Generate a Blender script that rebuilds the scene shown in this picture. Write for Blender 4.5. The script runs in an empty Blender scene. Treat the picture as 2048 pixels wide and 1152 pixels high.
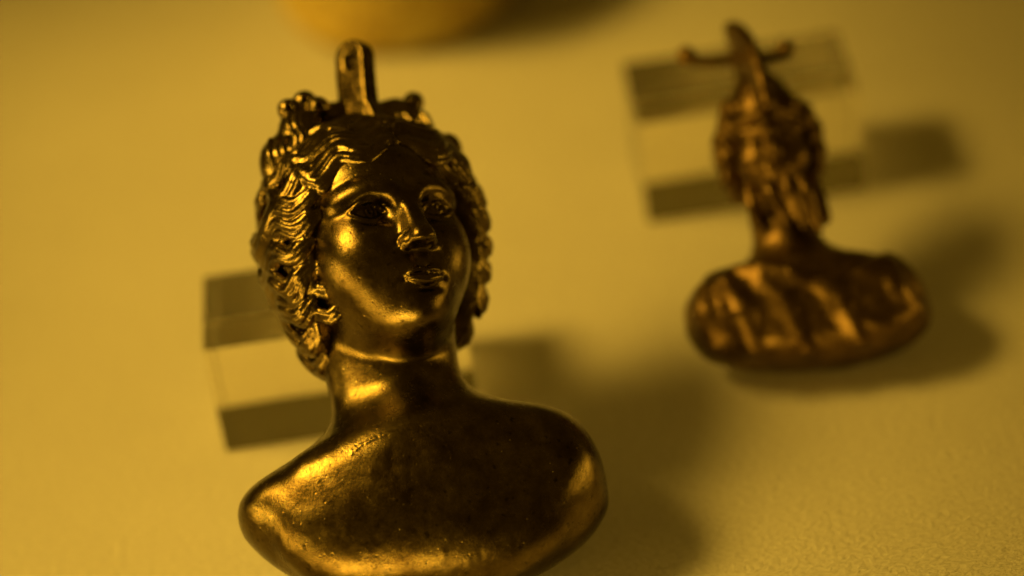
import bpy, math, random
import numpy as np
from mathutils import Vector, Matrix

# ------------------------------------------------------------------ camera, world, lamps, exposure
sc = bpy.context.scene
COL = sc.collection
rad = math.radians
MM = 0.001
PXMM = 11.2                      # photograph pixels per millimetre at the near bust
ELEV = rad(35)                   # camera looks down at the display surface
LEAN = rad(45)                   # busts lean back on their supports
ROLL = rad(8.5)
DIST = 520.0
Rv = Vector((1, 0, 0))
Fv = Vector((0, math.cos(ELEV), -math.sin(ELEV)))
Uv = Vector((0, math.sin(ELEV), math.cos(ELEV)))
BUST_O = Vector((0, 0, 8.6))    # origin of the near bust, millimetres above the cloth
cam_pos = BUST_O + Rv * 21.5 + Uv * 48.8 - Fv * DIST
cX = Rv * math.cos(ROLL) - Uv * math.sin(ROLL)
cY = Rv * math.sin(ROLL) + Uv * math.cos(ROLL)
cam = bpy.data.cameras.new('camera')
cam_o = bpy.data.objects.new('camera', cam)
COL.objects.link(cam_o)
m = Matrix((cX, cY, -Fv)).transposed().to_4x4()
m.translation = cam_pos * MM
cam_o.matrix_world = m
cam.sensor_width = 36
cam.lens = 36 * DIST / (2048 / PXMM)
cam.clip_start = 0.01
cam.clip_end = 20
cam.dof.use_dof = True
cam.dof.focus_distance = (DIST - 7.5) * MM
cam.dof.aperture_fstop = 4.7
sc.camera = cam_o

def ground_at(px, py, z=0.0):
    """millimetre point at height z seen at a photograph pixel"""
    f = cam.lens / 36 * 2048
    d = (cX * ((px - 1024) / f) + cY * (-(py - 576) / f) + Fv)
    t = (z - cam_pos.z) / d.z
    return cam_pos + d * t

w = bpy.data.worlds.new('World')
sc.world = w
w.use_nodes = True
w.node_tree.nodes['Background'].inputs[0].default_value = (1.0, 0.52, 0.03, 1)
w.node_tree.nodes['Background'].inputs[1].default_value = 0.08

def area_lamp(name, loc, target, sx, sy, power, color):
    l = bpy.data.lights.new(name, 'AREA')
    l.shape = 'RECTANGLE'
    l.size, l.size_y = sx * MM, sy * MM
    l.energy = power
    l.color = color
    o = bpy.data.objects.new(name, l)
    COL.objects.link(o)
    o.location = Vector(loc) * MM
    o.rotation_euler = (Vector(target) - Vector(loc)).to_track_quat('-Z', 'X').to_euler()
    return o

WARM = (1.0, 0.605, 0.072)
key = area_lamp('case_lamp', (-265, 105, 312), (-14, 95, 0), 200, 330, 0.315, WARM)
key.data.spread = rad(30)
for loc, tgt, sx, sy, pw in (((-250, -50, 62), (0, 40, 62), 14, 250, 0.085), ((-120, -265, 20), (0, 10, 30), 22, 260, 0.14), ((255, 10, 40), (0, 30, 40), 14, 170, 0.018)):
    strip = area_lamp('strip_lamp', loc, tgt, sx, sy, pw, WARM)
    strip.data.spread = rad(70)

sc.view_settings.view_transform = 'Standard'
sc.view_settings.look = 'None'
sc.view_settings.exposure = 0.0
sc.view_settings.gamma = 1.0
sc.view_settings.use_curve_mapping = False
sc.render.engine = 'CYCLES'
sc.cycles.use_denoising = True
sc.cycles.caustics_refractive = True
sc.cycles.caustics_reflective = True
sc.cycles.blur_glossy = 0.3
sc.cycles.max_bounces = 14
sc.cycles.transmission_bounces = 12
sc.cycles.sample_clamp_indirect = 4

# ------------------------------------------------------------------ materials
def new_mat(name):
    mt = bpy.data.materials.new(name)
    mt.use_nodes = True
    nt = mt.node_tree
    return mt, nt, nt.nodes['Principled BSDF']

def N(nt, kind, **kw):
    n = nt.nodes.new(kind)
    for k, v in kw.items():
        setattr(n, k, v)
    return n

def coords(nt, scale):
    tc = N(nt, 'ShaderNodeTexCoord')
    mp = N(nt, 'ShaderNodeMapping')
    mp.inputs['Scale'].default_value = scale if hasattr(scale, '__len__') else (scale,) * 3
    nt.links.new(tc.outputs['Object'], mp.inputs['Vector'])
    return mp.outputs['Vector']

def noise(nt, vec, scale, detail=4, rough=0.55):
    n = N(nt, 'ShaderNodeTexNoise')
    n.inputs['Scale'].default_value = scale
    n.inputs['Detail'].default_value = detail
    n.inputs['Roughness'].default_value = rough
    nt.links.new(vec, n.inputs['Vector'])
    return n.outputs['Fac']

def ramp(nt, fac, stops):
    r = N(nt, 'ShaderNodeValToRGB')
    el = r.color_ramp.elements
    while len(el) < len(stops):
        el.new(0.5)
    for e, (p, c) in zip(el, stops):
        e.position = p
        e.color = (c[0], c[1], c[2], 1) if hasattr(c, '__len__') else (c, c, c, 1)
    nt.links.new(fac, r.inputs['Fac'])
    return r.outputs['Color']

def mixc(nt, fac, a, b, mode='MIX'):
    mx = N(nt, 'ShaderNodeMix', data_type='RGBA', blend_type=mode)
    for sock, v in ((mx.inputs['Factor'], fac), (mx.inputs['A'], a), (mx.inputs['B'], b)):
        if hasattr(v, 'is_output'):
            nt.links.new(v, sock)
        else:
            sock.default_value = v if not hasattr(v, '__len__') else (v[0], v[1], v[2], 1)
    return mx.outputs['Result']

def bump(nt, height, strength, dist, normal=None):
    b = N(nt, 'ShaderNodeBump')
    b.inputs['Strength'].default_value = strength
    b.inputs['Distance'].default_value = dist
    nt.links.new(height, b.inputs['Height'])
    if normal is not None:
        nt.links.new(normal, b.inputs['Normal'])
    return b.outputs['Normal']

def bronze(name, c_dark, c_mid, c_hi, rough_lo, rough_hi, pits=1.0):
    mt, nt, p = new_mat(name)
    v = coords(nt, 1.0)                                  # object space is millimetres
    patch = noise(nt, v, 0.16, 6, 0.62)
    grain = noise(nt, v, 2.2, 5, 0.7)
    spots = noise(nt, v, 0.75, 4, 0.6)
    col = ramp(nt, patch, [(0.34, c_dark), (0.52, c_mid), (0.70, c_hi)])
    col = mixc(nt, ramp(nt, grain, [(0.42, 0.0), (0.72, 0.45)]), col, c_dark)
    # tarnish spots
    col = mixc(nt, ramp(nt, spots, [(0.60, 0.0), (0.70, 0.75)]), col, [x * 0.35 for x in c_dark])
    dv = N(nt, 'ShaderNodeTexVoronoi')
    dv.inputs['Scale'].default_value = 0.42
    nt.links.new(v, dv.inputs['Vector'])
    speck = mixc(nt, 1.0, ramp(nt, dv.outputs['Distance'], [(0.02, 0.8), (0.055, 0.0)]), ramp(nt, noise(nt, v, 0.3, 3), [(0.45, 0.0), (0.65, 1.0)]), 'MULTIPLY')
    col = mixc(nt, speck, col, (0.75, 0.62, 0.40))
    nt.links.new(col, p.inputs['Base Color'])
    mtl = N(nt, 'ShaderNodeMath', operation='SUBTRACT')
    mtl.inputs[0].default_value = 1.0
    nt.links.new(speck, mtl.inputs[1])
    nt.links.new(mtl.outputs[0], p.inputs['Metallic'])
    rg = N(nt, 'ShaderNodeMapRange')
    rg.inputs['From Min'].default_value, rg.inputs['From Max'].default_value = 0.3, 0.7
    rg.inputs['To Min'].default_value, rg.inputs['To Max'].default_value = rough_lo, rough_hi
    nt.links.new(noise(nt, v, 0.5, 6, 0.68), rg.inputs['Value'])
    nt.links.new(rg.outputs['Result'], p.inputs['Roughness'])
    # pitting and fine brushed scratches
    vo = N(nt, 'ShaderNodeTexVoronoi')
    vo.inputs['Scale'].default_value = 0.55
    vo.inputs['Randomness'].default_value = 1.0
    nt.links.new(v, vo.inputs['Vector'])
    pit = ramp(nt, vo.outputs['Distance'], [(0.03, 0.0), (0.16, 1.0)])
    sv = coords(nt, (6.0, 6.0, 0.7))
    scr = noise(nt, sv, 1.0, 3, 0.6)
    nrm = bump(nt, pit, 0.12 * pits, 0.12)
    nrm = bump(nt, grain, 0.055, 0.08, nrm)
    nrm = bump(nt, scr, 0.06, 0.06, nrm)
    nt.links.new(nrm, p.inputs['Normal'])
    return mt

M_BRONZE = bronze('polished_bronze', (0.068, 0.045, 0.015), (0.125, 0.088, 0.030), (0.195, 0.144, 0.052), 0.19, 0.30)
M_HAIR = bronze('worn_bronze_hair', (0.085, 0.057, 0.02), (0.17, 0.122, 0.043), (0.28, 0.21, 0.08), 0.18, 0.29, 0.5)
M_BRONZE2 = bronze('brown_bronze', (0.075, 0.043, 0.014), (0.14, 0.086, 0.029), (0.24, 0.15, 0.05), 0.32, 0.46)

def cloth_mat():
    mt, nt, p = new_mat('beige_cloth')
    v = coords(nt, 1000.0)                                # metres -> mm
    big = noise(nt, v, 0.02, 3, 0.5)
    fib = noise(nt, coords(nt, (1300, 2200, 2000)), 1.5, 3, 0.7)
    wrk = noise(nt, coords(nt, (750, 1900, 1500)), 1.0, 3, 0.62)
    col = ramp(nt, big, [(0.3, (0.60, 0.56, 0.46)), (0.7, (0.66, 0.62, 0.52))])
    col = mixc(nt, ramp(nt, wrk, [(0.35, 0.65), (0.62, 0.0)]), col, (0.44, 0.40, 0.31))
    nt.links.new(col, p.inputs['Base Color'])
    p.inputs['Roughness'].default_value = 0.95
    p.inputs['Specular IOR Level'].default_value = 0.15
    p.inputs['Sheen Weight'].default_value = 0.15
    nrm = bump(nt, wrk, 1.0, 0.0009)
    nrm = bump(nt, fib, 0.6, 0.0004, nrm)
    nt.links.new(nrm, p.inputs['Normal'])
    return mt

def acrylic_mat():
    mt, nt, p = new_mat('clear_acrylic')
    p.inputs['Base Color'].default_value = (0.985, 0.96, 0.86, 1)
    p.inputs['Transmission Weight'].default_value = 1.0
    p.inputs['IOR'].default_value = 1.49
    p.inputs['Roughness'].default_value = 0.02
    return mt

def clay_mat():
    mt, nt, p = new_mat('orange_earthenware')
    v = coords(nt, 1.0)
    a = noise(nt, v, 0.12, 6, 0.65)
    b = noise(nt, v, 0.6, 5, 0.7)
    col = ramp(nt, a, [(0.3, (0.66, 0.46, 0.09)), (0.5, (0.82, 0.62, 0.14)), (0.7, (0.90, 0.74, 0.24))])
    col = mixc(nt, ramp(nt, b, [(0.45, 0.0), (0.65, 0.6)]), col, (0.40, 0.22, 0.05))
    nt.links.new(col, p.inputs['Base Color'])
    p.inputs['Roughness'].default_value = 0.75
    nt.links.new(bump(nt, b, 0.6, 0.8), p.inputs['Normal'])
    return mt

M_CLOTH, M_ACRYL, M_CLAY = cloth_mat(), acrylic_mat(), clay_mat()

# ------------------------------------------------------------------ object helpers
def tag(o, label, cat, group=None, kind=None):
    o['label'] = label
    if cat: o['category'] = cat
    if group: o['group'] = group
    if kind: o['kind'] = kind
    return o

def empty(name, loc_mm, rot=(0, 0, 0), scale=MM):
    o = bpy.data.objects.new(name, None)
    COL.objects.link(o)
    o.empty_display_size = 5
    o.location = Vector(loc_mm) * MM
    o.rotation_euler = rot
    o.scale = (scale,) * 3
    return o

def mesh_obj(name, verts, faces, mat, parent=None, smooth=True):
    me = bpy.data.meshes.new(name)
    V = np.asarray(verts, np.float32)
    if isinstance(faces, np.ndarray):
        nf, k = faces.shape
        me.vertices.add(len(V)); me.vertices.foreach_set('co', V.ravel())
        me.loops.add(nf * k); me.loops.foreach_set('vertex_index', faces.astype(np.int32).ravel())
        me.polygons.add(nf)
        me.polygons.foreach_set('loop_start', np.arange(0, nf * k, k, dtype=np.int32))
        me.update(calc_edges=True)
    else:
        me.from_pydata([tuple(v) for v in V], [], faces)
    me.polygons.foreach_set('use_smooth', np.full(len(me.polygons), smooth, bool))
    me.validate()
    me.update()
    me.materials.append(mat)
    o = bpy.data.objects.new(name, me)
    COL.objects.link(o)
    if parent: o.parent = parent
    return o

# ------------------------------------------------------------------ distance-field sculpting
def smin(a, b, k):
    if k <= 0: return np.minimum(a, b)
    h = np.maximum(k - np.abs(a - b), 0) / k
    return np.minimum(a, b) - h * h * (k * 0.25)

def smax(a, b, k):
    return -smin(-a, -b, k)

class Frame:
    def __init__(s, R=None, o=(0, 0, 0)):
        s.R = np.eye(3) if R is None else np.asarray(R, float)
        s.o = np.asarray(o, float)
    def to(s, p):
        return s.R @ np.asarray(p, float) + s.o
    def loc(s, X, Y, Z):
        x, y, z = X - s.o[0], Y - s.o[1], Z - s.o[2]
        R = s.R.astype(np.float32)
        return (R[0, 0] * x + R[1, 0] * y + R[2, 0] * z,
                R[0, 1] * x + R[1, 1] * y + R[2, 1] * z,
                R[0, 2] * x + R[1, 2] * y + R[2, 2] * z)

def rotm(ax, deg):
    return np.array(Matrix.Rotation(rad(deg), 3, ax))

class Field:
    def __init__(s, lo, hi, h):
        s.lo = np.array(lo, float); s.h = h
        s.n = np.ceil((np.array(hi, float) - s.lo) / h).astype(int) + 1
        s.ax = [(s.lo[i] + h * np.arange(s.n[i])).astype(np.float32) for i in range(3)]
        s.F = np.full(tuple(s.n), 50.0, np.float32)
    def box(s, lo, hi):
        a = np.clip(np.floor((np.array(lo) - s.lo) / s.h).astype(int), 0, s.n)
        b = np.clip(np.ceil((np.array(hi) - s.lo) / s.h).astype(int) + 1, 0, s.n)
        return a, b
    def apply(s, fn, lo, hi, op, k):
        a, b = s.box(lo, hi)
        if (b <= a).any(): return
        sl = tuple(slice(a[i], b[i]) for i in range(3))
        X = s.ax[0][sl[0]][:, None, None]; Y = s.ax[1][sl[1]][None, :, None]; Z = s.ax[2][sl[2]][None, None, :]
        d = fn(X, Y, Z)
        f = s.F[sl]
        if op == 'add': s.F[sl] = smin(f, d, k)
        elif op == 'sub': s.F[sl] = smax(f, -d, k)
        elif op == 'and': s.F[sl] = smax(f, d, k)
        elif op == 'off': s.F[sl] = f + d
    # primitives, all given in a frame
    def ell(s, fr, c, r, op='add', k=1.0, rot=None):
        f2 = Frame(fr.R @ (np.eye(3) if rot is None else rot), fr.to(c))
        r = np.array(r, float); pad = max(r) + k + 1.5
        def fn(X, Y, Z):
            x, y, z = f2.loc(X, Y, Z)
            a, b, c_ = x / r[0], y / r[1], z / r[2]
            k0 = np.sqrt(a * a + b * b + c_ * c_) + 1e-6
            k1 = np.sqrt((a / r[0]) ** 2 + (b / r[1]) ** 2 + (c_ / r[2]) ** 2) + 1e-6
            return k0 * (k0 - 1) / k1
        s.apply(fn, f2.o - pad, f2.o + pad, op, k)
    def cap(s, fr, p, q, r1, r2, op='add', k=0.5):
        p, q = fr.to(p), fr.to(q)
        ba = (q - p).astype(np.float32); L2 = float(ba @ ba) + 1e-9
        pad = max(r1, r2) + k + 1.2
        def fn(X, Y, Z):
            x, y, z = X - p[0], Y - p[1], Z - p[2]
            t = np.clip((x * ba[0] + y * ba[1] + z * ba[2]) / L2, 0, 1)
            d = np.sqrt((x - t * ba[0]) ** 2 + (y - t * ba[1]) ** 2 + (z - t * ba[2]) ** 2)
            return (d - (r1 + (r2 - r1) * t)).astype(np.float32)
        s.apply(fn, np.minimum(p, q) - pad, np.maximum(p, q) + pad, op, k)
    def tube(s, fr, pts, rs, op='add', k=0.4):
        """smooth curve through pts with radii rs"""
        P, Rr = spline(pts, rs)
        for i in range(len(P) - 1):
            s.cap(fr, P[i], P[i + 1], Rr[i], Rr[i + 1], op, k)
    def tubes(s, fr, pts, rs, k, kin=0.25):
        """a tube made apart and then merged, so its pieces do not swell"""
        P, Rr = spline(pts, rs)
        W = np.array([fr.to(p) for p in P])
        pad = max(Rr) + k + 1.2
        a, b = s.box(W.min(0) - pad, W.max(0) + pad)
        if (b <= a).any(): return
        sl = tuple(slice(a[i], b[i]) for i in range(3))
        T = np.full(tuple(b - a), 50.0, np.float32)
        for i in range(len(P) - 1):
            p, q, r1, r2 = W[i], W[i + 1], Rr[i], Rr[i + 1]
            pd = max(r1, r2) + k + 1.0
            c, d = s.box(np.minimum(p, q) - pd, np.maximum(p, q) + pd)
            c, d = np.maximum(c, a), np.minimum(d, b)
            if (d <= c).any(): continue
            ss = tuple(slice(c[j] - a[j], d[j] - a[j]) for j in range(3))
            x = (s.ax[0][c[0]:d[0]] - p[0])[:, None, None]; y = (s.ax[1][c[1]:d[1]] - p[1])[None, :, None]; z = (s.ax[2][c[2]:d[2]] - p[2])[None, None, :]
            ba = (q - p); L2 = float(ba @ ba) + 1e-9
            t = np.clip((x * ba[0] + y * ba[1] + z * ba[2]) / L2, 0, 1)
            dd = np.sqrt((x - t * ba[0]) ** 2 + (y - t * ba[1]) ** 2 + (z - t * ba[2]) ** 2) - (r1 + (r2 - r1) * t)
            T[ss] = np.minimum(T[ss], dd.astype(np.float32))
        s.F[sl] = smin(s.F[sl], T, k)
    def mesh(s):
        """surface nets, relaxed back on to the field"""
        F, n = s.F, s.n
        neg = F < 0
        cs = np.zeros(tuple(n - 1), np.int8)
        corners = [(i, j, k) for i in (0, 1) for j in (0, 1) for k in (0, 1)]
        for (i, j, k) in corners:
            cs += neg[i:n[0] - 1 + i, j:n[1] - 1 + j, k:n[2] - 1 + k]
        act = (cs > 0) & (cs < 8)
        I = np.argwhere(act)
        idx = np.full(tuple(n - 1), -1, np.int32)
        idx[act] = np.arange(len(I))
        val = {c: F[I[:, 0] + c[0], I[:, 1] + c[1], I[:, 2] + c[2]] for c in corners}
        acc = np.zeros((len(I), 3)); cnt = np.zeros(len(I))
        for c in corners:
            for ax in range(3):
                if c[ax] == 0:
                    e = list(c); e[ax] = 1; e = tuple(e)
                    a, b = val[c], val[e]
                    cr = (a < 0) != (b < 0)
                    t = np.where(cr, a / np.where(cr, a - b, 1), 0)
                    p = np.array(c, float)[None, :].repeat(len(I), 0); p[:, ax] = t
                    acc += p * cr[:, None]; cnt += cr
        V = s.lo + (I + acc / cnt[:, None]) * s.h
        faces = []
        for ax in range(3):
            u, v = (ax + 1) % 3, (ax + 2) % 3
            lo = [slice(1, n[i] - 1) for i in range(3)]; hi = list(lo)
            lo[ax] = slice(0, n[ax] - 1); hi[ax] = slice(1, n[ax])
            A, B = neg[tuple(lo)], neg[tuple(hi)]
            E_ = np.argwhere(A != B)
            E_[:, u] += 1; E_[:, v] += 1
            ins = neg[E_[:, 0], E_[:, 1], E_[:, 2]]
            def at(du, dv):
                q = E_.copy(); q[:, u] += du; q[:, v] += dv
                return idx[q[:, 0], q[:, 1], q[:, 2]]
            quad = np.stack([at(-1, -1), at(0, -1), at(0, 0), at(-1, 0)], 1)
            quad[~ins] = quad[~ins][:, ::-1]
            faces.append(quad)
        Q = np.concatenate(faces)
        Q = Q[(Q >= 0).all(1)]
        for it in range(3):
            # tangential smoothing, then back on to the zero level
            S = np.zeros_like(V); C = np.zeros(len(V))
            for i in range(4):
                np.add.at(S, Q[:, i], V[Q[:, (i + 1) % 4]] + V[Q[:, i - 1]]); C += 2 * np.bincount(Q[:, i], minlength=len(V))
            V = V * 0.5 + 0.5 * S / np.maximum(C, 1)[:, None]
            f, g = s.sample(V)
            step = np.clip(f / np.maximum((g * g).sum(1), 0.15), -0.5 * s.h, 0.5 * s.h)
            V -= g * step[:, None]
        return V, Q
    def sample(s, V):
        q = (V - s.lo) / s.h
        i = np.clip(np.floor(q).astype(int), 0, s.n - 2)
        t = q - i
        c = {}
        for a in (0, 1):
            for b in (0, 1):
                for d in (0, 1):
                    c[a, b, d] = s.F[i[:, 0] + a, i[:, 1] + b, i[:, 2] + d].astype(float)
        tx, ty, tz = t.T
        def L(a, b, u): return a + (b - a) * u
        f = L(L(L(c[0,0,0], c[1,0,0], tx), L(c[0,1,0], c[1,1,0], tx), ty), L(L(c[0,0,1], c[1,0,1], tx), L(c[0,1,1], c[1,1,1], tx), ty), tz)
        gx = L(L(c[1,0,0] - c[0,0,0], c[1,1,0] - c[0,1,0], ty), L(c[1,0,1] - c[0,0,1], c[1,1,1] - c[0,1,1], ty), tz)
        gy = L(L(c[0,1,0] - c[0,0,0], c[1,1,0] - c[1,0,0], tx), L(c[0,1,1] - c[0,0,1], c[1,1,1] - c[1,0,1], tx), tz)
        gz = L(L(c[0,0,1] - c[0,0,0], c[1,0,1] - c[1,0,0], tx), L(c[0,1,1] - c[0,1,0], c[1,1,1] - c[1,1,0], tx), ty)
        return f, np.stack([gx, gy, gz], 1) / s.h

def spline(pts, rs, step=0.8):
    pts = np.array(pts, float)
    rs = np.full(len(pts), rs, float) if np.isscalar(rs) else np.array(rs, float)
    P = np.vstack([2 * pts[0] - pts[1], pts, 2 * pts[-1] - pts[-2]])
    out, ro = [], []
    for i in range(len(pts) - 1):
        a, b, c, d = P[i:i + 4]
        n = max(1, int(np.linalg.norm(c - b) / step))
        for t in np.arange(n) / n:
            out.append(0.5 * (2 * b + (c - a) * t + (2 * a - 5 * b + 4 * c - d) * t * t + (3 * b - a - 3 * c + d) * t ** 3))
            ro.append(rs[i] + (rs[i + 1] - rs[i]) * t)
    out.append(pts[-1]); ro.append(rs[-1])
    return np.array(out), np.array(ro)

def vnoise(P, freq, seed):
    """smooth value noise in -1..1"""
    q = P * freq + seed * 17.31
    i = np.floor(q).astype(np.int64); t = q - i
    t = t * t * (3 - 2 * t)
    def hsh(a):
        h = (a[:, 0] * 374761393 + a[:, 1] * 668265263 + a[:, 2] * 2147483647 + seed * 974634777) & 0x7fffffff
        h = ((h ^ (h >> 13)) * 1274126177) & 0x7fffffff
        return ((h ^ (h >> 16)) & 0xffff) / 32767.5 - 1
    r = 0
    for a in (0, 1):
        for b in (0, 1):
            for c in (0, 1):
                wgt = (t[:, 0] if a else 1 - t[:, 0]) * (t[:, 1] if b else 1 - t[:, 1]) * (t[:, 2] if c else 1 - t[:, 2])
                r = r + wgt * hsh(i + np.array([a, b, c]))
    return r

def normals(V, Q):
    n = np.cross(V[Q[:, 2]] - V[Q[:, 0]], V[Q[:, 3]] - V[Q[:, 1]])
    out = np.zeros_like(V)
    for i in range(4): np.add.at(out, Q[:, i], n)
    return out / np.maximum(np.linalg.norm(out, axis=1), 1e-9)[:, None]

BODY = Frame()

# ------------------------------------------------------------------ display surface
g = mesh_obj('display_surface', [(-1.5, -1.2, 0), (1.5, -1.2, 0), (1.5, 1.8, 0), (-1.5, 1.8, 0)], [(0, 1, 2, 3)], M_CLOTH, smooth=False)
g['kind'] = 'structure'
g['label'] = 'beige cloth covering the display case floor'

# ------------------------------------------------------------------ acrylic support blocks
def acrylic_block(label, front_left, width, depth, height, rz=0.0):
    root = empty('acrylic_block', front_left, (0, 0, rz))
    import bmesh
    bm = bmesh.new()
    bmesh.ops.create_cube(bm, size=1)
    for v in bm.verts:
        v.co = Vector(((v.co.x + 0.5) * width, (v.co.y + 0.5) * depth, (v.co.z + 0.5) * height + 0.15))
    bmesh.ops.bevel(bm, geom=bm.edges[:], offset=0.35, segments=2, affect='EDGES', profile=0.5)
    me = bpy.data.meshes.new('acrylic_block')
    bm.to_mesh(me); bm.free()
    me.materials.append(M_ACRYL)
    COL.objects.unlink(root); bpy.data.objects.remove(root)
    o = bpy.data.objects.new('acrylic_block', me)
    COL.objects.link(o)
    o.location = Vector(front_left) * MM
    o.rotation_euler = (0, 0, rz)
    o.scale = (MM,) * 3
    tag(o, label, 'acrylic block', 'clear acrylic blocks propping the busts')
    return o

p1, q1 = ground_at(452, 905), ground_at(962, 829)
acrylic_block('clear acrylic block behind the neck of the large smooth bust', p1, (q1 - p1).length, 25, 25, math.atan2(q1.y - p1.y, q1.x - p1.x))
p2, q2 = ground_at(1297, 447), ground_at(1732, 380)
acrylic_block('clear acrylic block behind the helmeted draped bust', p2, (q2 - p2).length, 25, 25, math.atan2(q2.y - p2.y, q2.x - p2.x))
print('BLOCKS', p1, q1, p2, q2)

# ------------------------------------------------------------------ near bust: woman with wavy hair
HEAD = Frame(rotm('Z', 28) @ rotm('X', -9), (-2.4, 0.0, 62.0))

def sstep(a, b, x):
    t = np.clip((x - a) / (b - a), 0, 1)
    return t * t * (3 - 2 * t)

def face_relief(V):
    """eyelids, irises and lips worked into the face, millimetres out"""
    P = (V - HEAD.o) @ HEAD.R
    x, y, z = P.T
    D = np.zeros(len(V))
    front = sstep(-9.0, -11.0, y)
    # eyes
    ax = np.abs(x)
    u = (ax - 6.8) / 3.0
    q = np.clip(1 - np.abs(u) ** 2.1, 0, 1)
    mid = -0.25 + 0.05 * (ax - 6.8)
    zu, zl = mid + 1.45 * q ** 0.85, mid - 1.40 * q ** 0.9
    e = np.where(np.abs(u) < 1.0, np.minimum(zu - z, z - zl), -np.hypot((np.abs(u) - 1) * 3.0, z - mid))
    near = np.exp(-np.clip(np.abs(u) - 1, 0, 9) ** 2 * 14)
    D += -0.38 * sstep(-0.05, 0.35, e)
    D += 0.24 * np.exp(-((e + 0.34) / 0.34) ** 2) * near
    D += -0.14 * np.exp(-((z - zu - 1.15) / 0.30) ** 2) * np.clip(1.15 - np.abs(u), 0, 1) ** 0.6
    D += -0.16 * np.exp(-((zl - 1.25 - z) / 0.40) ** 2) * np.clip(1.1 - np.abs(u), 0, 1)
    r = np.hypot(x - np.sign(x) * 6.8 - 0.3, z + 0.1)
    D += np.where(e > 0, -0.30 * np.exp(-((r - 1.1) / 0.17) ** 2) - 0.55 * np.exp(-(r / 0.46) ** 2), 0)
    # mouth
    w = 3.8
    u = x / w
    q = np.clip(1 - u * u, 0, 1)
    zm = -13.55 - 0.45 * u ** 4 - 0.20 * np.exp(-(x / 0.8) ** 2)
    tu = 1.6 * q ** 0.75 * (1 - 0.28 * np.exp(-(x / 0.7) ** 2)) + 1e-3
    tl = 2.0 * q ** 0.65 + 1e-3
    su, sl = (z - zm) / tu, (zm - z) / tl
    D += np.where((su > 0) & (su < 1), 0.72 * q ** 0.4 * np.sqrt(np.clip(4 * su * (1 - su) ** 1.0, 0, 1)) * (1 - 0.35 * su), 0)
    D += np.where((sl > 0) & (sl < 1), 0.85 * q ** 0.4 * np.sqrt(np.clip(4 * sl * (1 - sl), 0, 1)), 0)
    D += -0.55 * np.exp(-((z - zm) / 0.24) ** 2) * sstep(1.18, 0.9, np.abs(u))
    D += -0.45 * np.exp(-(((ax - 4.1) / 0.6) ** 2 + ((z + 14.0) / 0.6) ** 2))
    D += -0.85 * np.exp(-((x / 2.6) ** 2 + ((z + 16.2) / 0.75) ** 2))
    # wings of the nose
    ra = np.hypot(ax - 2.3, (z + 7.4) * 1.1)
    D += -0.35 * np.exp(-((ra - 1.75) / 0.3) ** 2) * sstep(-8.6, -7.2, z) * sstep(2.0, 2.8, ax)
    return D * front

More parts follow.
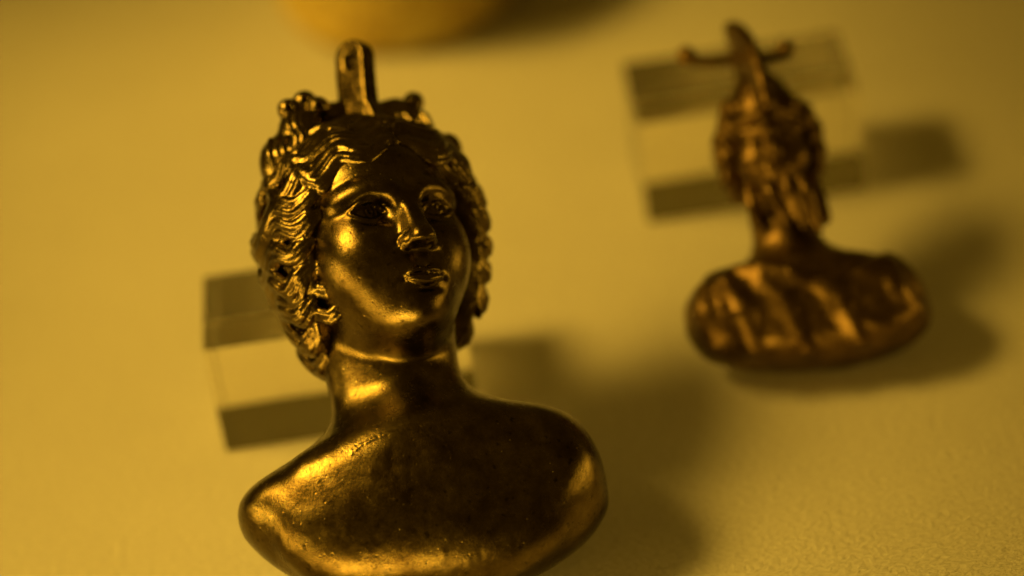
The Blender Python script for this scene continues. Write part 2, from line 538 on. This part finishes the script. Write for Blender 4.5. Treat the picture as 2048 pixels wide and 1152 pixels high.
def build_body():
    F = Field((-36, -24, -7), (36, 24, 86), 0.25)
    H = HEAD
    # chest: a wide cushion, cut off below in a rounded edge
    def chest(X, Y, Z):
        x = np.abs(X) / 33.2
        cz = 13.0 - 0.07 * X
        zc = Z - cz
        up = zc > 0
        rz = np.where(up, 27.6 + 0.085 * X - cz, 18.2).astype(np.float32)
        yy = np.abs(Y - 0.5) / np.where(Y < 0.5, 12.6, 11.0)
        bl = np.clip(zc / 12 + 0.5, 0, 1); bl = bl * bl * (3 - 2 * bl)
        sq = np.clip(X / 40 + 0.5, 0, 1)                              # the right shoulder is squarer
        o2 = x ** (1.6 + (0.9 + 1.5 * sq) * bl) + np.abs(zc / rz) ** (2.0 + 0.4 * bl)
        k0 = (o2 ** 2.2 + yy ** 2.3) ** (1 / 3.1)
        return ((k0 - 1) * 12.0).astype(np.float32)
    F.apply(chest, (-36, -24, -7), (36, 24, 50), 'add', 0)
    # neck
    F.cap(BODY, (-1.0, 1.5, 17), (-2.2, 2.0, 47), 11.6, 10.9, k=15)
    F.cap(BODY, (-7, -4.5, 22), (-11.0, 0.5, 44), 4.4, 3.6, k=4)      # neck tendon
    F.cap(BODY, (3, -5.0, 23), (5.6, 0.5, 44), 4.4, 3.6, k=4)
    # collar bones and breast
    for s_ in (-1, 1):
        F.cap(BODY, (s_ * 4.5, -9.0, 22.0), (s_ * 18, -8.4, 20.5), 1.6, 1.3, k=6)
        F.ell(BODY, (s_ * 10, -7.6, 8.5), (11.0, 4.4, 8.5), k=9)
    # head
    F.ell(H, (0, 3, 4), (16.3, 19, 17), k=1.0)
    F.ell(H, (0, -3.0, -6.3), (13.6, 13.8, 17.0), k=3)                # egg of the face
    F.ell(H, (0, -5.0, 7.5), (12.6, 11.3, 9.0), k=4)                  # forehead
    F.ell(H, (0, -9.0, -16.8), (6.8, 7.4, 6.2), k=6)                  # chin
    F.ell(H, (0, -13.6, -18.4), (2.9, 2.7, 2.7), k=3.0)
    for s_ in (-1, 1):
        F.ell(H, (s_ * 6.8, -8.8, -6.5), (5.8, 6.2, 7.0), k=6)        # cheek
    F.ell(H, (0, -11.2, -13.4), (6.0, 6.0, 5.0), k=3.5)               # muzzle
    # eye sockets
    for s_ in (-1, 1):
        F.ell(H, (s_ * 6.5, -17.6, 0.0), (4.3, 3.3, 2.6), 'sub', 2.2)
        F.ell(H, (s_ * 3.5, -17.2, -0.6), (1.5, 1.9, 2.4), 'sub', 2.0)
        # brow: a crisp arch running down into the nose edge
        F.tube(H, [(s_ * 1.6, -16.7, 0.2), (s_ * 2.0, -16.4, 2.4), (s_ * 3.6, -15.6, 3.7), (s_ * 7.0, -14.0, 3.7), (s_ * 10.6, -10.6, 2.6)], [0.35, 0.6, 0.85, 1.1, 1.2], k=2.4)
    # nose: flat bridge with edges, tip and wings
    def nose(X, Y, Z):
        x, y, z = H.loc(X, Y, Z)
        ax_ = np.abs(x)
        front = (-(y + 16.75) - (4.2 - z) * 0.420) * 0.922            # bridge plane
        wd = np.interp(z, [-8.0, -5.5, -2.0, 1.5, 4.0], [1.7, 1.45, 1.25, 1.45, 2.1])
        side = (ax_ - wd - (y - (-16.75 - (4.2 - z) * 0.420)) * 0.50) * 0.894
        bot = (-8.5 - z) * 0.98 - (y + 18) * 0.10
        top = (z - 5.2)
        d = smax(smax(front, side, 1.0), bot, 1.2)
        return smax(smax(d, top, 1.5), y + 12, 0.5).astype(np.float32)
    lo = H.to((0, -17, -2)) - 13
    F.apply(nose, lo, lo + 26, 'add', 0.9)
    F.ell(H, (0, -19.9, -6.9), (1.9, 1.9, 1.75), k=1.0)
    for s_ in (-1, 1):
        F.ell(H, (s_ * 2.3, -17.5, -7.5), (1.2, 1.9, 1.4), k=0.5)
        F.ell(H, (s_ * 1.45, -18.9, -9.1), (0.75, 1.2, 0.85), 'sub', 0.4)
    # eyeballs with the lids over them; the openings are cut below
    for s_ in (-1, 1):
        F.ell(H, (s_ * 6.8, -11.1, -0.2), (3.8, 4.1, 3.4), k=0.9)
    F.cap(H, (0, -18.3, -9.6), (0, -18.1, -11.8), 0.6, 0.7, 'sub', 1.2)     # philtrum
    V, Q = F.mesh()
    # casting unevenness, dents and old scratches
    n = normals(V, Q)
    V = V + n * face_relief(V)[:, None]
    n = normals(V, Q)
    chestw = np.clip((30 - V[:, 2]) / 12, 0, 1)
    d = 0.08 * vnoise(V, 0.11, 1) * chestw + 0.022 * vnoise(V, 0.45, 2) * (0.35 + chestw) + 0.008 * vnoise(V, 1.3, 3)
    rnd = np.random.RandomState(4)
    for i in range(46):
        c = np.array([rnd.uniform(-28, 28), -13, rnd.uniform(-2, 22)])
        r = rnd.uniform(0.35, 0.9)
        e = ((V[:, 0] - c[0]) / r) ** 2 + ((V[:, 2] - c[2]) / (r * rnd.uniform(0.8, 2.2))) ** 2
        d += np.where(V[:, 1] < -2, rnd.uniform(-0.09, 0.07) * np.exp(-e), 0)
    crk, _ = spline([(-10.5, 0, 22.2), (-8, 0, 23.6), (-5, 0, 24.4), (-1.5, 0, 24.6), (2, 0, 24.2), (4.8, 0, 23.0), (6.2, 0, 21.2), (6.8, 0, 18.6)], 0.1, 0.3)
    crk += np.random.RandomState(8).normal(0, 0.10, crk.shape)
    sel = np.where((V[:, 1] < -4) & (V[:, 2] > 16) & (V[:, 2] < 27) & (abs(V[:, 0]) < 14))[0]
    dd = np.full(len(sel), 9.0)
    for c in crk:
        dd = np.minimum(dd, np.hypot(V[sel, 0] - c[0], V[sel, 2] - c[2]))
    d[sel] += 0.10 * np.exp(-(dd / 0.22) ** 2)
    return V + n * d[:, None], Q

def hairline(a):
    """polar angle (from the face axis) where the hair begins, by azimuth a from the crown"""
    return np.interp(a, np.radians([0, 20, 45, 70, 95, 120, 145, 165, 180]), np.radians([26, 25, 31, 42, 54, 67, 88, 106, 115]))

HC = np.array([1.7, 3.3, 2.6])
def hair_radii(cz):
    return 20.2, 20.3, np.where(cz > 0, 20.4, 32.0)

def hair_point(a, al, side, lift):
    dx, dy, dz = side * math.sin(al) * math.sin(a), -math.cos(al), math.sin(al) * math.cos(a)
    rx, ry, rz = hair_radii(dz)
    k = 1 / math.sqrt((dx / rx) ** 2 + (dy / ry) ** 2 + (dz / float(rz)) ** 2)
    d = np.array([dx, dy, dz])
    return HC + d * (k + lift)

def strand(a0, al0, side, length, phase, amp, lam, lift, off, drift):
    pts, sc_, s_, a, al = [], [], 0.0, a0, al0
    R = 20.5
    while s_ < length and al < math.radians(150):
        ang = np.interp(a, np.radians([0, 25, 50, 75, 110, 170]), np.radians([10, 22, 52, 78, 92, 96])) + drift * math.sin(s_ / 9.0)
        env = min(1.0, 0.25 + s_ / 5.0)
        spread = 1.0 if a0 < 0.1 else min(1.45, math.sin(al) / math.sin(al0))
        s2 = s_ + 0.9 * math.sin(s_ * 0.33 + phase * 2.1)
        wv = amp * env * (math.sin(2 * math.pi * s2 / lam + phase) + 0.22 * math.sin(4 * math.pi * s2 / lam + 1.7 * phase)) + off * spread * (0.55 + 0.45 * min(1, s_ / 4))
        na, nal = -math.sin(ang), math.cos(ang)         # across the flow
        pts.append(hair_point(a + na * wv / (R * math.sin(al)), al + nal * wv / R, side, (lift + 0.9) * min(1, (s_ + (2 if a0 < 0.1 else 0)) / 2.6) - 0.9 + 0.25 * math.sin(2 * math.pi * s2 / lam + phase + 1.2)))
        sc_.append(spread)
        ds = 0.8
        a += math.cos(ang) * ds / (R * math.sin(al)); al += math.sin(ang) * ds / R
        s_ += ds
    return pts, sc_

def build_hair():
    F = Field((-27, -24, 30), (27, 30, 92), 0.25)
    H = HEAD
    def cap(X, Y, Z):
        x, y, z = H.loc(X, Y, Z)
        x, y, z = x - HC[0], y - HC[1], z - HC[2]
        rx, ry, rz = hair_radii(z)
        k0 = np.sqrt((x / rx) ** 2 + (y / ry) ** 2 + (z / rz) ** 2) + 1e-6
        r = np.sqrt(x * x + y * y + z * z) + 1e-6
        e = (k0 - 1) * r / k0 + 0.55
        al = np.arccos(np.clip(-y / r, -1, 1)); a = np.arccos(np.clip(z / np.maximum(np.sqrt(x * x + z * z), 1e-4), -1, 1))
        cut = (hairline(a) - al) * 19.0
        under = (-23.5 - z - 0.25 * y)
        return smax(smax(e, cut, 1.4), under, 3.0).astype(np.float32)
    F.apply(cap, (-27, -24, 30), (27, 30, 92), 'add', 0)
    rnd = random.Random(11)
    for side in (-1, 1):
        seeds = []
        # locks that spring from the centre parting
        for j in range(6):
            seeds.append((math.radians(1.5), hairline(0) + (1.6 + j * 3.0) / 20.5, 20 + 3 * j))
        # locks that spring from the hairline
        s_, a = 0.0, math.radians(6)
        while a < math.radians(158):
            ang = np.interp(a, np.radians([0, 25, 50, 75, 110, 170]), np.radians([10, 22, 52, 78, 92, 96]))
            seeds.append((a, hairline(a) + 0.5 / 20, 30))
            a += 3.8 / max(0.35, math.sin(ang)) / (20.5 * math.sin(hairline(a)))
        for li, (a0, al0, ln) in enumerate(seeds):
            ph = 1.3 * a0 + rnd.uniform(-0.45, 0.45) + (0.6 if side > 0 else 0)
            lam = rnd.uniform(0.94, 1.08) * float(np.interp(math.degrees(a0), [0, 35, 65], [8.2, 9.2, 12.2])); amp = rnd.uniform(1.1, 1.5) * (0.85 if li < 6 else 1)
            lf = rnd.uniform(-0.25, 0.45); dr = rnd.uniform(-0.12, 0.12)
            st = rnd.uniform(-0.05, 0.03)
            for off, rr, lift in ((-1.7, 0.62, -0.05), (-0.7, 0.85, 0.5), (0.5, 0.92, 0.6), (1.6, 0.70, 0.10)):
                pts, sp = strand(a0, al0 + st, side, ln * rnd.uniform(0.85, 1.0), ph + rnd.uniform(-0.22, 0.22), amp * rnd.uniform(0.9, 1.1), lam, lift + lf + (0.35 if li < 6 else 0) + rnd.uniform(-0.12, 0.12), off + rnd.uniform(-0.12, 0.12), dr)
                if len(pts) < 4: continue
                n = len(pts); rr2 = rr * rnd.uniform(0.85, 1.1) * (1.12 if li < 6 else 1)
                rs = [rr2 * sp[i] * min(1.0, 0.5 + 0.2 * i, 0.3 + 0.2 * (n - 1 - i)) for i in range(n)]
                F.tubes(H, pts, rs, 0.2)
    # loose curls before the ear
    for c in ([(-15.8, -3.5, -4.5), (-14.6, -6.0, -6.4), (-13.0, -8.2, -5.8), (-11.7, -9.9, -7.2), (-11.4, -9.8, -9.4)],
              [(-15.6, -2.0, -8.5), (-14.2, -5.0, -10.4), (-12.6, -7.4, -9.6), (-11.2, -9.2, -11.2), (-10.6, -9.2, -13.4)],
              [(-15.4, -0.5, -12.5), (-14.0, -3.4, -14.6), (-12.4, -5.4, -13.8), (-11.2, -6.4, -15.4)]):
        c = [(x + 1.3, y + 0.7, z) for x, y, z in c]
        F.tubes(H, c, [1.0, 1.0, 0.9, 0.75, 0.35][:len(c) - 1] + [0.35], 0.8)
        F.tubes(H, [(x + 0.3, y + 0.3, z - 1.25) for x, y, z in c], [0.8, 0.8, 0.7, 0.5, 0.3][:len(c) - 1] + [0.3], 0.5)
    V, Q = F.mesh()
    n = normals(V, Q)
    d = 0.05 * vnoise(V, 0.6, 5) + 0.03 * vnoise(V, 1.6, 6)
    return V + n * d[:, None], Q

def build_knot(side):
    """a tied bunch of curls on top of the head"""
    F = Field((-25, -16, 66), (25, 22, 97), 0.25)
    H = Frame(HEAD.R, HEAD.to((3.4 if side < 0 else 2.2, 0, 0.7)))
    if side < 0:
        F.ell(H, (-11.5, 3, 21.5), (4.6, 4.6, 5.6), k=1)
        F.ell(H, (-16.2, 4.5, 17.0), (3.8, 4.6, 5.2), k=1.5)
        F.cap(H, (-9.5, 3.5, 25.4), (-0.5, 3.5, 26.6), 2.8, 2.4, k=1.5)
        for c, r in (((-13.6, 2.0, 26.8), 2.1), ((-10.2, 1.8, 28.0), 2.3), ((-8.8, -0.8, 25.8), 2.1)):
            F.ell(H, c, (r, r, r), k=0.5)
            F.cap(H, c, (c[0] - 0.6, c[1] - 2.2, c[2] - 0.3), 0.5, 0.5, 'sub', 0.5)
        for i in range(6):
            t = i / 5
            F.tubes(H, [(-14.8 + 5.5 * t, -0.6 - 1.0 * math.sin(t * 3), 24.6), (-15.7 + 5.4 * t, -1.2 - 1.0 * math.sin(t * 3), 22.0), (-14.9 + 5.2 * t, -1.7 - 1.0 * math.sin(t * 3), 19.5), (-15.6 + 5.2 * t, -1.6 - 1.0 * math.sin(t * 3), 17.0)], [0.6, 0.7, 0.7, 0.5], 0.3)
        for i in range(4):
            t = i / 3
            F.tubes(H, [(-18.6 + 4 * t, 1.6 - 2.0 * t, 20.5), (-19.6 + 3.6 * t, 1.0 - 2 * t, 17.5), (-19.2 + 3.6 * t, 0.6 - 2 * t, 14.0)], [0.6, 0.8, 0.5], 0.3)
    else:
        F.ell(H, (11.0, 3, 21.5), (4.4, 4.4, 5.4), k=1)
        F.ell(H, (9.4, 2.4, 25.4), (3.4, 3.0, 3.2), k=0.6)
        F.cap(H, (9.0, 3.5, 25.2), (1.0, 3.5, 26.4), 2.8, 2.4, k=1.5)
        F.ell(H, (13.4, 2.2, 27.6), (2.0, 2.1, 2.2), k=0.5)
        F.ell(H, (13.9, 1.8, 23.2), (1.9, 2.2, 2.6), k=0.5)
        F.cap(H, (12.2, -0.4, 28.0), (11.6, -0.6, 22.5), 0.45, 0.45, 'sub', 0.6)
        F.ell(H, (16.4, -1.5, 16.2), (2.6, 3.0, 3.2), k=0.6)
        for i in range(4):
            t = i / 3
            F.tubes(H, [(8.2 + 5.0 * t, -0.6, 24.0), (8.9 + 5.0 * t, -1.4, 21.6), (8.2 + 5.4 * t, -1.9, 19.0), (9.0 + 5.4 * t, -1.8, 17.0)], [0.5, 0.7, 0.7, 0.5], 0.3)
    V, Q = F.mesh()
    n = normals(V, Q)
    return V + n * (0.06 * vnoise(V, 0.7, 7) + 0.03 * vnoise(V, 1.7, 8))[:, None], Q

def build_loop():
    F = Field((-14, -14, 76), (14, 16, 106), 0.22)
    fr = Frame(rotm('Y', 7) @ HEAD.R @ rotm('Z', -66), HEAD.to((3.1, 1.0, 24.0)))    # plate lies in local xz, y is its thickness
    def plate(X, Y, Z):
        x, y, z = fr.loc(X, Y, Z)
        zz = z - np.clip(z, -1.0, 12.7)
        wd = 3.7 + np.clip(3.5 - z, 0, 6) * 0.45
        d2 = np.sqrt(x * x + zz * zz) - wd
        hole = 0.95 - np.sqrt(x * x + ((z - 12.0) * 0.7) ** 2)
        d2 = smax(d2, hole, 0.8)
        return smax(d2, np.abs(y) - 1.9, 0.9).astype(np.float32)
    F.apply(plate, (-14, -14, 76), (14, 16, 106), 'add', 0)
    V, Q = F.mesh()
    n = normals(V, Q)
    return V + n * (0.10 * vnoise(V, 0.35, 9) + 0.04 * vnoise(V, 1.2, 10))[:, None], Q

bust = empty('bronze_bust', BUST_O, (-LEAN, 0, 0))
tag(bust, 'large polished bronze bust of a woman with wavy hair and bare smooth chest', 'bust')
o = mesh_obj('head_and_chest', *build_body(), M_BRONZE, bust)
mesh_obj('hair', *build_hair(), M_HAIR, bust)
mesh_obj('hair_knot', *build_knot(-1), M_HAIR, bust)
mesh_obj('hair_knot', *build_knot(1), M_HAIR, bust)
mesh_obj('suspension_loop', *build_loop(), M_BRONZE, bust)

def lowest(objs, lean):
    lo = 1e9
    for o in objs:
        c = np.empty(len(o.data.vertices) * 3); o.data.vertices.foreach_get('co', c); c = c.reshape(-1, 3)
        lo = min(lo, (-math.sin(lean) * c[:, 1] + math.cos(lean) * c[:, 2]).min())
    return lo
print('NEAR BUST LOWEST', BUST_O.z + lowest([o], LEAN))

# ------------------------------------------------------------------ far bust: helmeted, draped
def far_chest(X, Y, Z):
    x = np.abs(X + 0.9) / 22.6
    cz = 9.5 - 0.06 * X
    zc = Z - cz
    rz = np.where(zc > 0, 21.6 - cz, 10.2)
    yy = (Y - 0.5) / np.where(Y < 0.5, 11.0, 9.0)
    a = (x ** 2.5 + np.abs(zc / rz) ** 2.3) ** 1.6 + np.abs(yy) ** 2.2
    return ((a ** (1 / 2.7) - 1) * 9.5).astype(np.float32)

def build_far_body():
    F = Field((-28, -18, -4), (27, 17, 60), 0.4)
    B = BODY
    F.apply(far_chest, (-28, -18, -4), (27, 17, 45), 'add', 0)
    F.cap(B, (-2.0, 1, 14), (-3.0, 1, 38), 7.0, 6.0, k=6)
    # head with face
    F.ell(B, (-3, -1, 42.5), (7.6, 8.6, 9.6), k=1.5)
    F.ell(B, (-3, -4.5, 37.5), (5.4, 5.2, 5.6), k=2.5)
    F.cap(B, (-3, -9.0, 45), (-3, -11.3, 40.6), 1.0, 1.5, k=1.0)
    for s_ in (-1, 1):
        F.ell(B, (-3 + s_ * 3.2, -9.6, 43.6), (2.2, 1.6, 1.4), 'sub', 1.2)
        F.ell(B, (-3 + s_ * 3.2, -7.3, 43.4), (1.8, 1.6, 1.2), k=0.3)
        F.cap(B, (-3 + s_ * 1.2, -9.2, 45.4), (-3 + s_ * 5.6, -7.4, 45.6), 0.8, 0.7, k=0.8)
        F.ell(B, (-3 + s_ * 4.0, -6.2, 39.8), (2.6, 2.6, 2.8), k=2)
    F.cap(B, (-4.6, -9.4, 37.4), (-1.4, -9.4, 37.4), 0.8, 0.8, k=0.6)
    V, Q = F.mesh()
    return V + normals(V, Q) * (0.12 * vnoise(V, 0.25, 21) + 0.06 * vnoise(V, 0.7, 22))[:, None], Q

def build_far_drapery():
    F = Field((-29, -18, -4), (28, 14, 26), 0.4)
    B = BODY
    def surf(x, z):
        """front of the chest at x, z"""
        xx = min(abs(x + 0.9) / 22.6, 0.999); cz = 9.5 - 0.06 * x; zc = z - cz
        rz = 21.6 - cz if zc > 0 else 10.2
        q = 1 - (xx ** 2.5 + min(abs(zc / rz), 0.999) ** 2.3) ** 1.6
        return 0.5 - 11.0 * max(q, 0.02) ** (1 / 2.2)
    folds = [
        ([(-18.0, 18.6), (-11, 18.6), (-4.5, 16.8), (2.0, 13.0)], [1.2, 1.6, 1.5, 1.1]),        # hem of the cloak
        ([(-20.0, 16.0), (-20.8, 11.5), (-19.6, 6.0)], [1.8, 2.5, 1.6]),
        ([(-16.2, 17.0), (-14.2, 10.5), (-13.0, 3.5)], [1.4, 2.7, 1.6]),
        ([(-9.5, 16.0), (-5.6, 9.8), (-3.0, 1.8)], [0.8, 1.5, 1.1]),
        ([(2.2, 13.8), (5.0, 8.6), (7.4, 2.0)], [1.6, 2.4, 1.5]),
        ([(15.2, 15.6), (15.6, 10.5), (18.5, 6.5)], [1.3, 2.1, 1.3]),
        ([(18.5, 6.6), (13.5, 4.4), (9.5, 5.5), (8.0, 10.5)], [1.1, 1.9, 1.5, 0.8])]
    def cloak(X, Y, Z):
        hem = np.interp(X, [-24, -12, -4, 2, 8, 16, 24], [22, 19.8, 17.6, 13.8, 15.5, 19.5, 21])
        return smax(smax(far_chest(X, Y, Z) - 0.8, Z - hem, 1.2), Y - 4, 2.0).astype(np.float32)
    F.apply(cloak, (-29, -18, -4), (28, 14, 26), 'add', 0)
    for pts, rs in folds:
        P = [(x, surf(x, z) - 0.3, z) for x, z in pts]
        F.tubes(B, P, rs, 1.8)
    V, Q = F.mesh()
    return V + normals(V, Q) * (0.35 * vnoise(V, 0.16, 27) + 0.08 * vnoise(V, 0.6, 23))[:, None], Q

def build_far_hair():
    F = Field((-18, -16, 20), (14, 16, 58), 0.4)
    B = BODY
    rnd = random.Random(3)
    for sx in (-1, 1):
        for i, (dx, y, z, r) in enumerate([(7.2, -3, 48.5, 2.6), (8.4, -1.5, 45.4, 2.7), (8.6, -1.0, 41.8, 2.6), (8.2, 0, 38.4, 2.4), (7.0, 1.5, 35.4, 2.2), (6.4, -4.8, 46.6, 1.9), (7.6, 3.5, 44, 3.4), (7.2, 4, 39, 3.0)]):
            F.ell(B, (-3 + sx * dx, y, z), (r, r, r * 1.05), k=1.0)
            F.tubes(B, [(-3 + sx * (dx - 0.6), y - r * 0.9, z + r * 0.7), (-3 + sx * (dx + 1.0), y - r * 0.85, z), (-3 + sx * (dx - 0.4), y - r * 0.9, z - r * 0.8)], [0.5, 0.7, 0.5], 0.4)
    # long locks falling to the chest
    F.ell(B, (-2.2, -5.0, 33.0), (4.8, 4.0, 5.6), k=1.0)
    for P in ([(-5.2, -8.2, 35.8), (-4.8, -9.4, 32.5), (-3.4, -8.8, 28.5), (-3.0, -7.6, 25.5)],
              [(-1.6, -9.4, 36.0), (-1.4, -10.0, 32.5), (-0.4, -9.0, 28.5), (0.4, -7.8, 25.5)],
              [(1.4, -7.4, 36.0), (2.0, -8.4, 32.0), (2.4, -7.6, 28.0), (3.4, -7.0, 24.5)],
              [(-8.6, -4.2, 36.0), (-8.4, -5.4, 32.0), (-8.0, -5.4, 28.0)],
              [(4.2, -3.0, 36.0), (4.6, -4.6, 31.5), (4.8, -5.0, 27.0)]):
        F.tubes(B, P, [0.9, 1.5, 1.4, 0.8][:len(P)], 1.2)
    V, Q = F.mesh()
    return V + normals(V, Q) * (0.18 * vnoise(V, 0.5, 24))[:, None], Q

def build_helmet():
    F = Field((-16, -15, 40), (10, 17, 62), 0.4)
    B = BODY
    F.ell(B, (-3, 1.6, 47.0), (8.2, 9.6, 8.4), k=1)
    F.ell(B, (-3, 1.0, 52.0), (5.4, 7.6, 8.0), k=4)
    F.cap(B, (-10.5, -5.0, 46.8), (-3, -10.2, 49.6), 0.9, 1.1, k=0.8)
    F.cap(B, (4.5, -5.0, 46.8), (-3, -10.2, 49.6), 0.9, 1.1, k=0.8)
    rnd = random.Random(9)
    for i in range(16):
        t = rnd.uniform(-1.5, 1.5); zz = rnd.uniform(46.5, 55)
        rr = 8.0 * math.sqrt(max(0.05, 1 - ((zz - 47.0) / 11.5) ** 2))
        r = rnd.uniform(1.2, 2.2)
        F.ell(B, (-3 + rr * math.sin(t), 1.5 - rr * 1.1 * math.cos(t), zz), (r, r, r * 1.3), k=0.8)
    def cut(X, Y, Z):
        return (46.4 - Z - 0.32 * np.minimum(Y, 0) * -1 * 0.6 + 0 * X).astype(np.float32)
    F.apply(cut, (-16, -15, 40), (10, 17, 62), 'and', 0.6)
    V, Q = F.mesh()
    return V + normals(V, Q) * (0.1 * vnoise(V, 0.5, 25))[:, None], Q

def build_crest():
    F = Field((-12, -15, 48), (6, 17, 76), 0.35)
    B = BODY
    out, _ = spline([(-2.8, -11.2, 49.5), (-3.0, -10.0, 56.0), (-3.6, -5.5, 62.5), (-4.8, 1.0, 68.0), (-5.8, 6.0, 70.0)], 1, 0.7)
    inn, _ = spline([(-3.0, -8.0, 50.0), (-3.0, -6.0, 55.0), (-3.2, -1.0, 56.5), (-3.6, 5.0, 56.5), (-4.0, 9.0, 55.0)], 1, 0.7)
    n = 22
    for i in range(n):
        p = out[int(i * (len(out) - 1) / (n - 1))]; q = inn[int(i * (len(inn) - 1) / (n - 1))]
        F.cap(B, p, q, 1.35 + 0.2 * (i % 2), 1.9, k=0.5)
    V, Q = F.mesh()
    return V, Q

def build_crossbar():
    F = Field((-20, -4, 56), (8, 10, 70), 0.3)
    B = BODY
    F.tubes(B, [(-15.6, 2.5, 64.6), (-11.5, 3.0, 63.2), (-4.5, 3.0, 63.0), (0.5, 3.0, 62.0), (3.4, 2.5, 62.8)], [1.3, 1.1, 1.3, 1.2, 1.4], 0.3)
    for c in ((-15.9, 2.4, 64.9), (3.7, 2.4, 63.2)):
        F.ell(B, c, (1.9, 1.9, 2.1), k=0.6)
    return F.mesh()

far = empty('bronze_bust', (0, 0, 0), (-LEAN, 0, 0))
tag(far, 'smaller brown bronze bust in helmet with tall crest and folded drapery, out of focus', 'bust')
fo = mesh_obj('head_and_chest', *build_far_body(), M_BRONZE2, far)
fd = mesh_obj('drapery', *build_far_drapery(), M_BRONZE2, far)
mesh_obj('hair', *build_far_hair(), M_BRONZE2, far)
hm = mesh_obj('helmet', *build_helmet(), M_BRONZE2, far)
mesh_obj('crest', *build_crest(), M_BRONZE2, hm)
mesh_obj('crossbar', *build_crossbar(), M_BRONZE2, hm)
h2 = -lowest([fo, fd], LEAN)
far.location = ground_at(1640, 725, h2) * MM
print('FAR BUST', far.location * 1000)

# ------------------------------------------------------------------ round vessel at the back
RJ = 29.0
jar = empty('round_vessel', (0, 0, 0))
c = ground_at(818, 108) + Vector((0, RJ - 1.5, 0))
jar.location = Vector((c.x, c.y, 0)) * MM
tag(jar, 'rounded golden-brown vessel cut off by the top edge of the picture', 'vessel')
def lathe(profile, n=72):
    V, Fc = [], []
    for r, z in profile:
        for i in range(n):
            t = 2 * math.pi * i / n
            V.append((r * math.cos(t), r * math.sin(t), z))
    for j in range(len(profile) - 1):
        for i in range(n):
            k = (i + 1) % n
            Fc.append((j * n + i, j * n + k, (j + 1) * n + k, (j + 1) * n + i))
    return np.array(V, float), np.array(Fc)
prof = [(0.01, 0.0), (12, 0.0), (22, 0.2), (25.5, 1.0)]
for z in np.arange(1.6, 36, 0.4):                                     # coiled wall
    prof.append((RJ - 3.5 * math.exp(-z / 3.0) + 0.06 * z + 0.45 * abs(math.sin(z * math.pi / 2.8)), z))
pv, pf = lathe(prof)
pn = normals(pv, pf)
pv = pv + pn * (0.5 * vnoise(pv, 0.12, 31) + 0.25 * vnoise(pv, 0.4, 32))[:, None] * (pv[:, 2] > 1)[:, None]
mesh_obj('vessel_body', pv, pf, M_CLAY, jar)
rv, rf = lathe([(30.0, 35.4), (31.8, 35.8), (32.4, 37.2), (31.8, 38.6), (30.2, 38.8), (29.0, 37.4), (28.5, 30.0), (26.0, 8.0), (20.0, 3.0), (0.01, 2.5)])
mesh_obj('rim', rv, rf, M_CLAY, jar)
